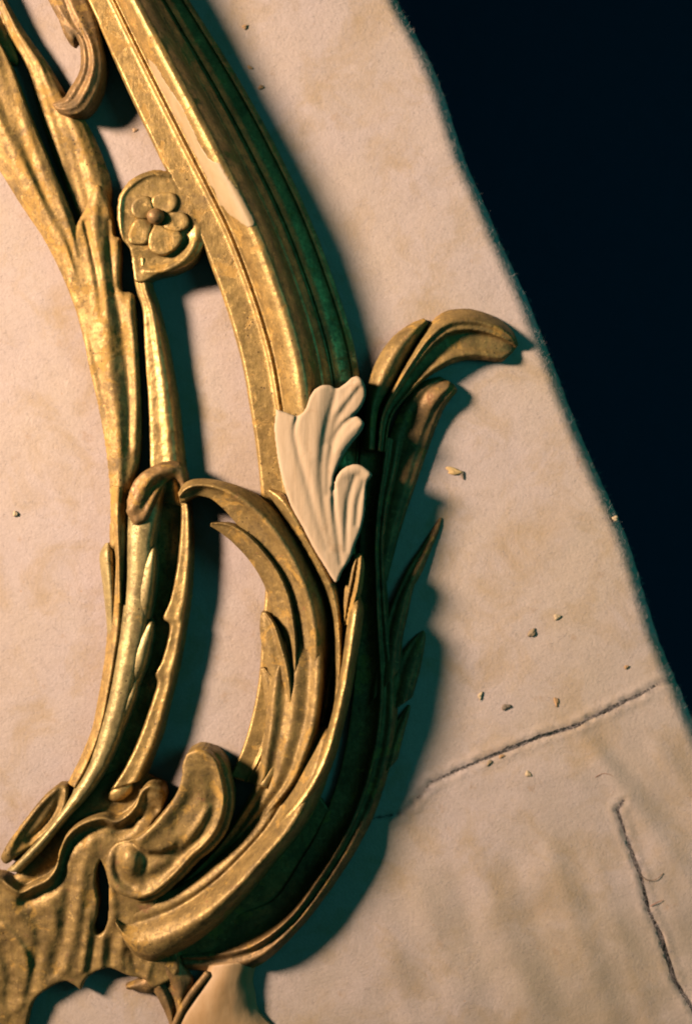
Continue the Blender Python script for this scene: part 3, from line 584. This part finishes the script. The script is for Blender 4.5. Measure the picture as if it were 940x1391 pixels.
# bare wood leaf let into the rail
BL = [(375,555),(390,560),(404,564),(414,556),(420,540),(428,528),(440,522),(450,523),(457,527),(468,521),(478,512),(487,511),(495,520),(497,538),(489,555),(480,565),(487,566),(495,575),(489,588),(478,601),(466,619),(459,634),(454,648),(453,664),(456,650),(462,640),(471,633),(485,630),(498,636),(506,645),(499,656),(497,680),(495,702),(490,722),(482,742),(476,760),(466,776),(457,792),(441,770),(425,744),(410,715),(398,694),(388,669),(380,639),(375,609),(372.5,580)]
BS = [[(404,566,-5,3),(400,585,-3,4),(404,610,-3,5),(414,645,-3,6),(428,695,-2.5,6),(444,745,-1.5,5)], [(456,532,-2,4),(449,560,-3.5,5),(441,595,-4,6),(437,640,-3.5,6),(441,690,-3,6),(450,740,-1.5,5)],
      [(487,528,-3,4),(472,548,-4.5,5),(458,570,-4,6),(448,600,-3,6)], [(480,566,-4,3),(466,577,-4.5,4),(454,598,-4,5),(447,630,-3.5,5),(446,670,-3,5)],
      [(453,664,-6,3.5),(454,690,-4.5,4),(458,725,-3.5,5),(463,765,-2,4)], [(482,648,-2.5,4),(474,675,-3.5,4.5),(471,710,-3.5,4.5),(470,748,-2,4)], [(494,655,-2,3),(487,682,-3,4),(484,712,-2.5,4)],
      [(489,518,5,8),(478,535,4,7),(462,556,3,7)], [(490,575,4,6),(474,590,3,6),(460,612,2.5,6)], [(500,643,5,7),(490,636,4,8),(466,645,3,8)], [(438,530,3,9),(432,570,2.5,9),(430,620,2,9)]]
sh = Shells().field(BL, lambda X, Yv, d: 71+edge_round(d, 5)+0.62*strokes(X, Yv, [[(x, y, h, w*0.95) for x, y, h, w in q] for q in BS])+5*np.exp(-((X-425-0.2*(Yv-650))/40)**2)-0.02*np.abs(Yv-640)+0.15*pn(X*2.2, Yv*0.5, 0.25, 45), zb=20, step=1.1)
build('bare_wood_leaf', sh, BARE, frame, voxel=1.0, smooth=4, disp=0.5, dsize=18, label='pale ungilded newly carved wood leaf over the rail')

# outer leaf on the shaded side
sh = Shells().ribbon([(236,1275,252,1316,2,12),(284,1262,298,1320,2,15),(330,1240,350,1313,2,36),(372,1222,402,1268,2,42),(408,1170,447,1212,2,41),(436,1120,486,1152,2,36),(455,1070,509,1106,2,24),(468,1020,527,1052,2,24),(476,970,538,1000,2,23),(482,920,540,930,2,22),(486,860,532,870,2,24),(488,800,526,800,2,24),(488,740,524,740,2,24),(488,680,530,690,2,24),(488,630,542,640,2,22),(490,585,550,600,2,20)],
    [(0,0.3),(0.3,0.34),(0.5,0.55),(0.62,1.0),(0.72,0.7),(0.84,0.86),(1,0.3)], nu=30)
ol = build('outer_leaf', sh, G_DARK, frame, disp=2.2, dsize=12, voxel=1.4)
V1 = [[(492,610,512,612,8,30),(495,550,517,556,10,30),(508,497,535,520,12,30),(532,459,556,480,12,28),(560,438,574,451,10,24),(576,432,582,439,6,18)],
      [(510,612,524,615,8,28),(516,560,533,566,8,30),(534,520,560,532,8,32),(556,480,582,512,8,34),(578,446,601,500,8,34),(602,424,622,491,6,34),(630,419,645,488,4,33),(657,424,666,490,2,31),(683,437,682,491,1,27),(698,452,690,484,0,22),(704,468,697,478,0,12)]]
sh = Shells().ribbon(V1[0], [(0,0.3),(0.2,0.7),(0.5,1),(0.75,0.85),(1,0.4)], nu=20)
build('leaf_lobe', sh, G_LEAF, ol, disp=1.8, dsize=10)
sh = Shells().ribbon(V1[1], [(0,0.12),(0.1,0.6),(0.24,1.0),(0.34,0.84),(0.40,0.9),(0.48,0.55),(0.72,0.5),(0.9,0.62),(1,0.3)], nu=30)
build('curled_lobe', sh, G_LEAF, ol, disp=1.8, dsize=10, label='curled leaf end reaching out over the blanket')
for rows in ([(500,800,526,790,2,14),(504,740,542,728,2,14),(510,690,560,672,2,14),(518,640,574,632,2,14),(529,592,590,587,2,15),(543,556,603,556,2,20),(562,528,613,541,2,25),(582,515,621,530,1,21),(598,511,617,522,0,13)],
             [(500,960,546,906,2,22),(508,905,547,870,2,20),(518,855,554,836,2,17),(533,813,562,799,2,14),(552,773,574,776,1,11),(574,739,586,746,0,8),(590,714,597,720,0,5),(598,702,601,704,0,3)],
             [(520,975,560,948,1,17),(534,908,570,913,1,14),(550,880,576,883,1,10),(565,862,578,868,0,7),(574,856,578,858,0,3)],
             [(505,1070,540,1032,1,16),(526,1004,549,996,1,12),(541,974,556,970,0,8),(553,957,558,958,0,3)]):
    build('leaf_lobe', Shells().ribbon(rows, [(0,0.4),(0.2,0.75),(0.32,0.66),(0.5,0.9),(0.7,1),(0.8,0.8),(0.9,0.78),(1,0.3)], nu=22), G_DARK, ol, disp=1.6, dsize=10)

# ------------------------------------------------------------------ crumbs and threads on the blanket
def crumb(x, y, sx, sy, rot, col, label):
    sx *= 0.82; sy *= 0.82
    r = np.random.default_rng(int(x*7+y)); V = []; F = []; seg, rg = 12, 8; c = np.array(W(x, y, 0.6))
    for i in range(rg+1):
        th = math.pi*i/rg
        for j in range(seg):
            a = 2*math.pi*j/seg; q = 1+0.18*math.sin(3*a+x)+0.12*math.sin(5*a+y)*math.sin(th)+r.uniform(-0.09, 0.09)
            px, py, pz = sx*q*math.sin(th)*math.cos(a), sy*q*math.sin(th)*math.sin(a), min(sx, sy)*0.4*math.cos(th)*q
            V.append(c+np.array([px*math.cos(rot)-py*math.sin(rot), px*math.sin(rot)+py*math.cos(rot), pz+min(sx, sy)*0.28])*S)
        for j in range(seg):
            if i < rg: k = (j+1) % seg; F.append((i*seg+j, (i+1)*seg+j, (i+1)*seg+k, i*seg+k))
    me = bpy.data.meshes.new('crumb'); me.from_pydata([tuple(p) for p in V], [], F); me.update()
    key = 'crumb_%02d_%02d_%02d' % tuple(int(q*99) for q in col)
    me.materials.append(bpy.data.materials.get(key) or flat(key, col)); 
    for p in me.polygons: p.use_smooth = True
    o = bpy.data.objects.new('crumb', me); C.objects.link(o); o['label'] = label; o['category'] = 'crumb'; o['group'] = 'crumbs fallen on the blanket'
PALE, ORG, BRN, DRK = (0.54,0.40,0.23), (0.46,0.27,0.12), (0.32,0.23,0.13), (0.20,0.15,0.10)
for a in [(616,640,14,6,-0.3,(0.60,0.40,0.16),'long orange flake beside the shaded outer leaf'),
          (628,645,3.2,7,0.2,DRK,'dark chip at the end of the long orange flake'),
          (722,860,8,6,0.7,BRN,'greenish brown crumb in the middle of the blanket above the slit'),
          (756,838,6,5,0.3,PALE,'round pale crumb highest right of the group above the slit'),
          (687,960,9,4.5,0.25,DRK,'dark flat crumb just above the slit in the blanket'),
          (755,953,4,8,0.2,ORG,'upright orange brown splinter just above the slit'),
          (652,945,3.6,7,-0.2,PALE,'pale splinter left of the dark flat crumb'),
          (717,1051,6,4.5,-0.6,PALE,'pale yellow crumb just below the slit'),
          (664,1036,6,3.2,0.9,BRN,'brown sliver touching the lower side of the slit'),
          (681,1027,5,3,0.3,ORG,'small orange crumb lying at the lip of the slit'),
          (22,698,4.5,5,0.3,PALE,'lone pale crumb inside the oval at the left border'),
          (835,704,5,4.5,0.2,PALE,'pale crumb on the very edge of the blanket'),
          (333,37,4.5,4,0.2,ORG,'orange speck near the top, right of the rail shadow'),
          (340,92,5,2.6,-0.5,ORG,'red brown sliver at the edge of the rail shadow'),
          (355,119,5,3.6,0.2,ORG,'orange speck below the red brown sliver by the rail shadow'),
          (184,177,4.5,3.5,0.2,(0.60,0.38,0.2),'faint orange speck between hooked leaf and rosette'),
          (850,906,4,3,0.4,ORG,'small red brown crumb near the right end of the slit')]: crumb(*a)
def thread(pts, r, col, label):
    sh = Shells(); sh.tube([(x, y, z, r) for x, y, z in pts], seg=6)
    me = sh.mesh('thread'); key = 'thread_%02d' % int(col[0]*99); me.materials.append(bpy.data.materials.get(key) or flat(key, col))
    o = bpy.data.objects.new('thread', me); C.objects.link(o); o['label'] = label; o['category'] = 'thread'; o['group'] = 'loose threads on the blanket'
RED = (0.33,0.15,0.075)
thread([(808,1056,1),(818,1051,2),(830,1053,2),(838,1060,1)], 0.35, RED, 'short red brown thread beside the fold')
thread([(870,1190,1.5),(880,1196,2),(892,1194,2),(900,1186,1.5)], 0.4, (0.2,0.12,0.06), 'curved brown thread crossing the right hand slit')
thread([(883,1231,1.5),(892,1226,2),(899,1223,1.5)], 0.4, (0.36,0.12,0.06), 'short red thread right of the lower slit')
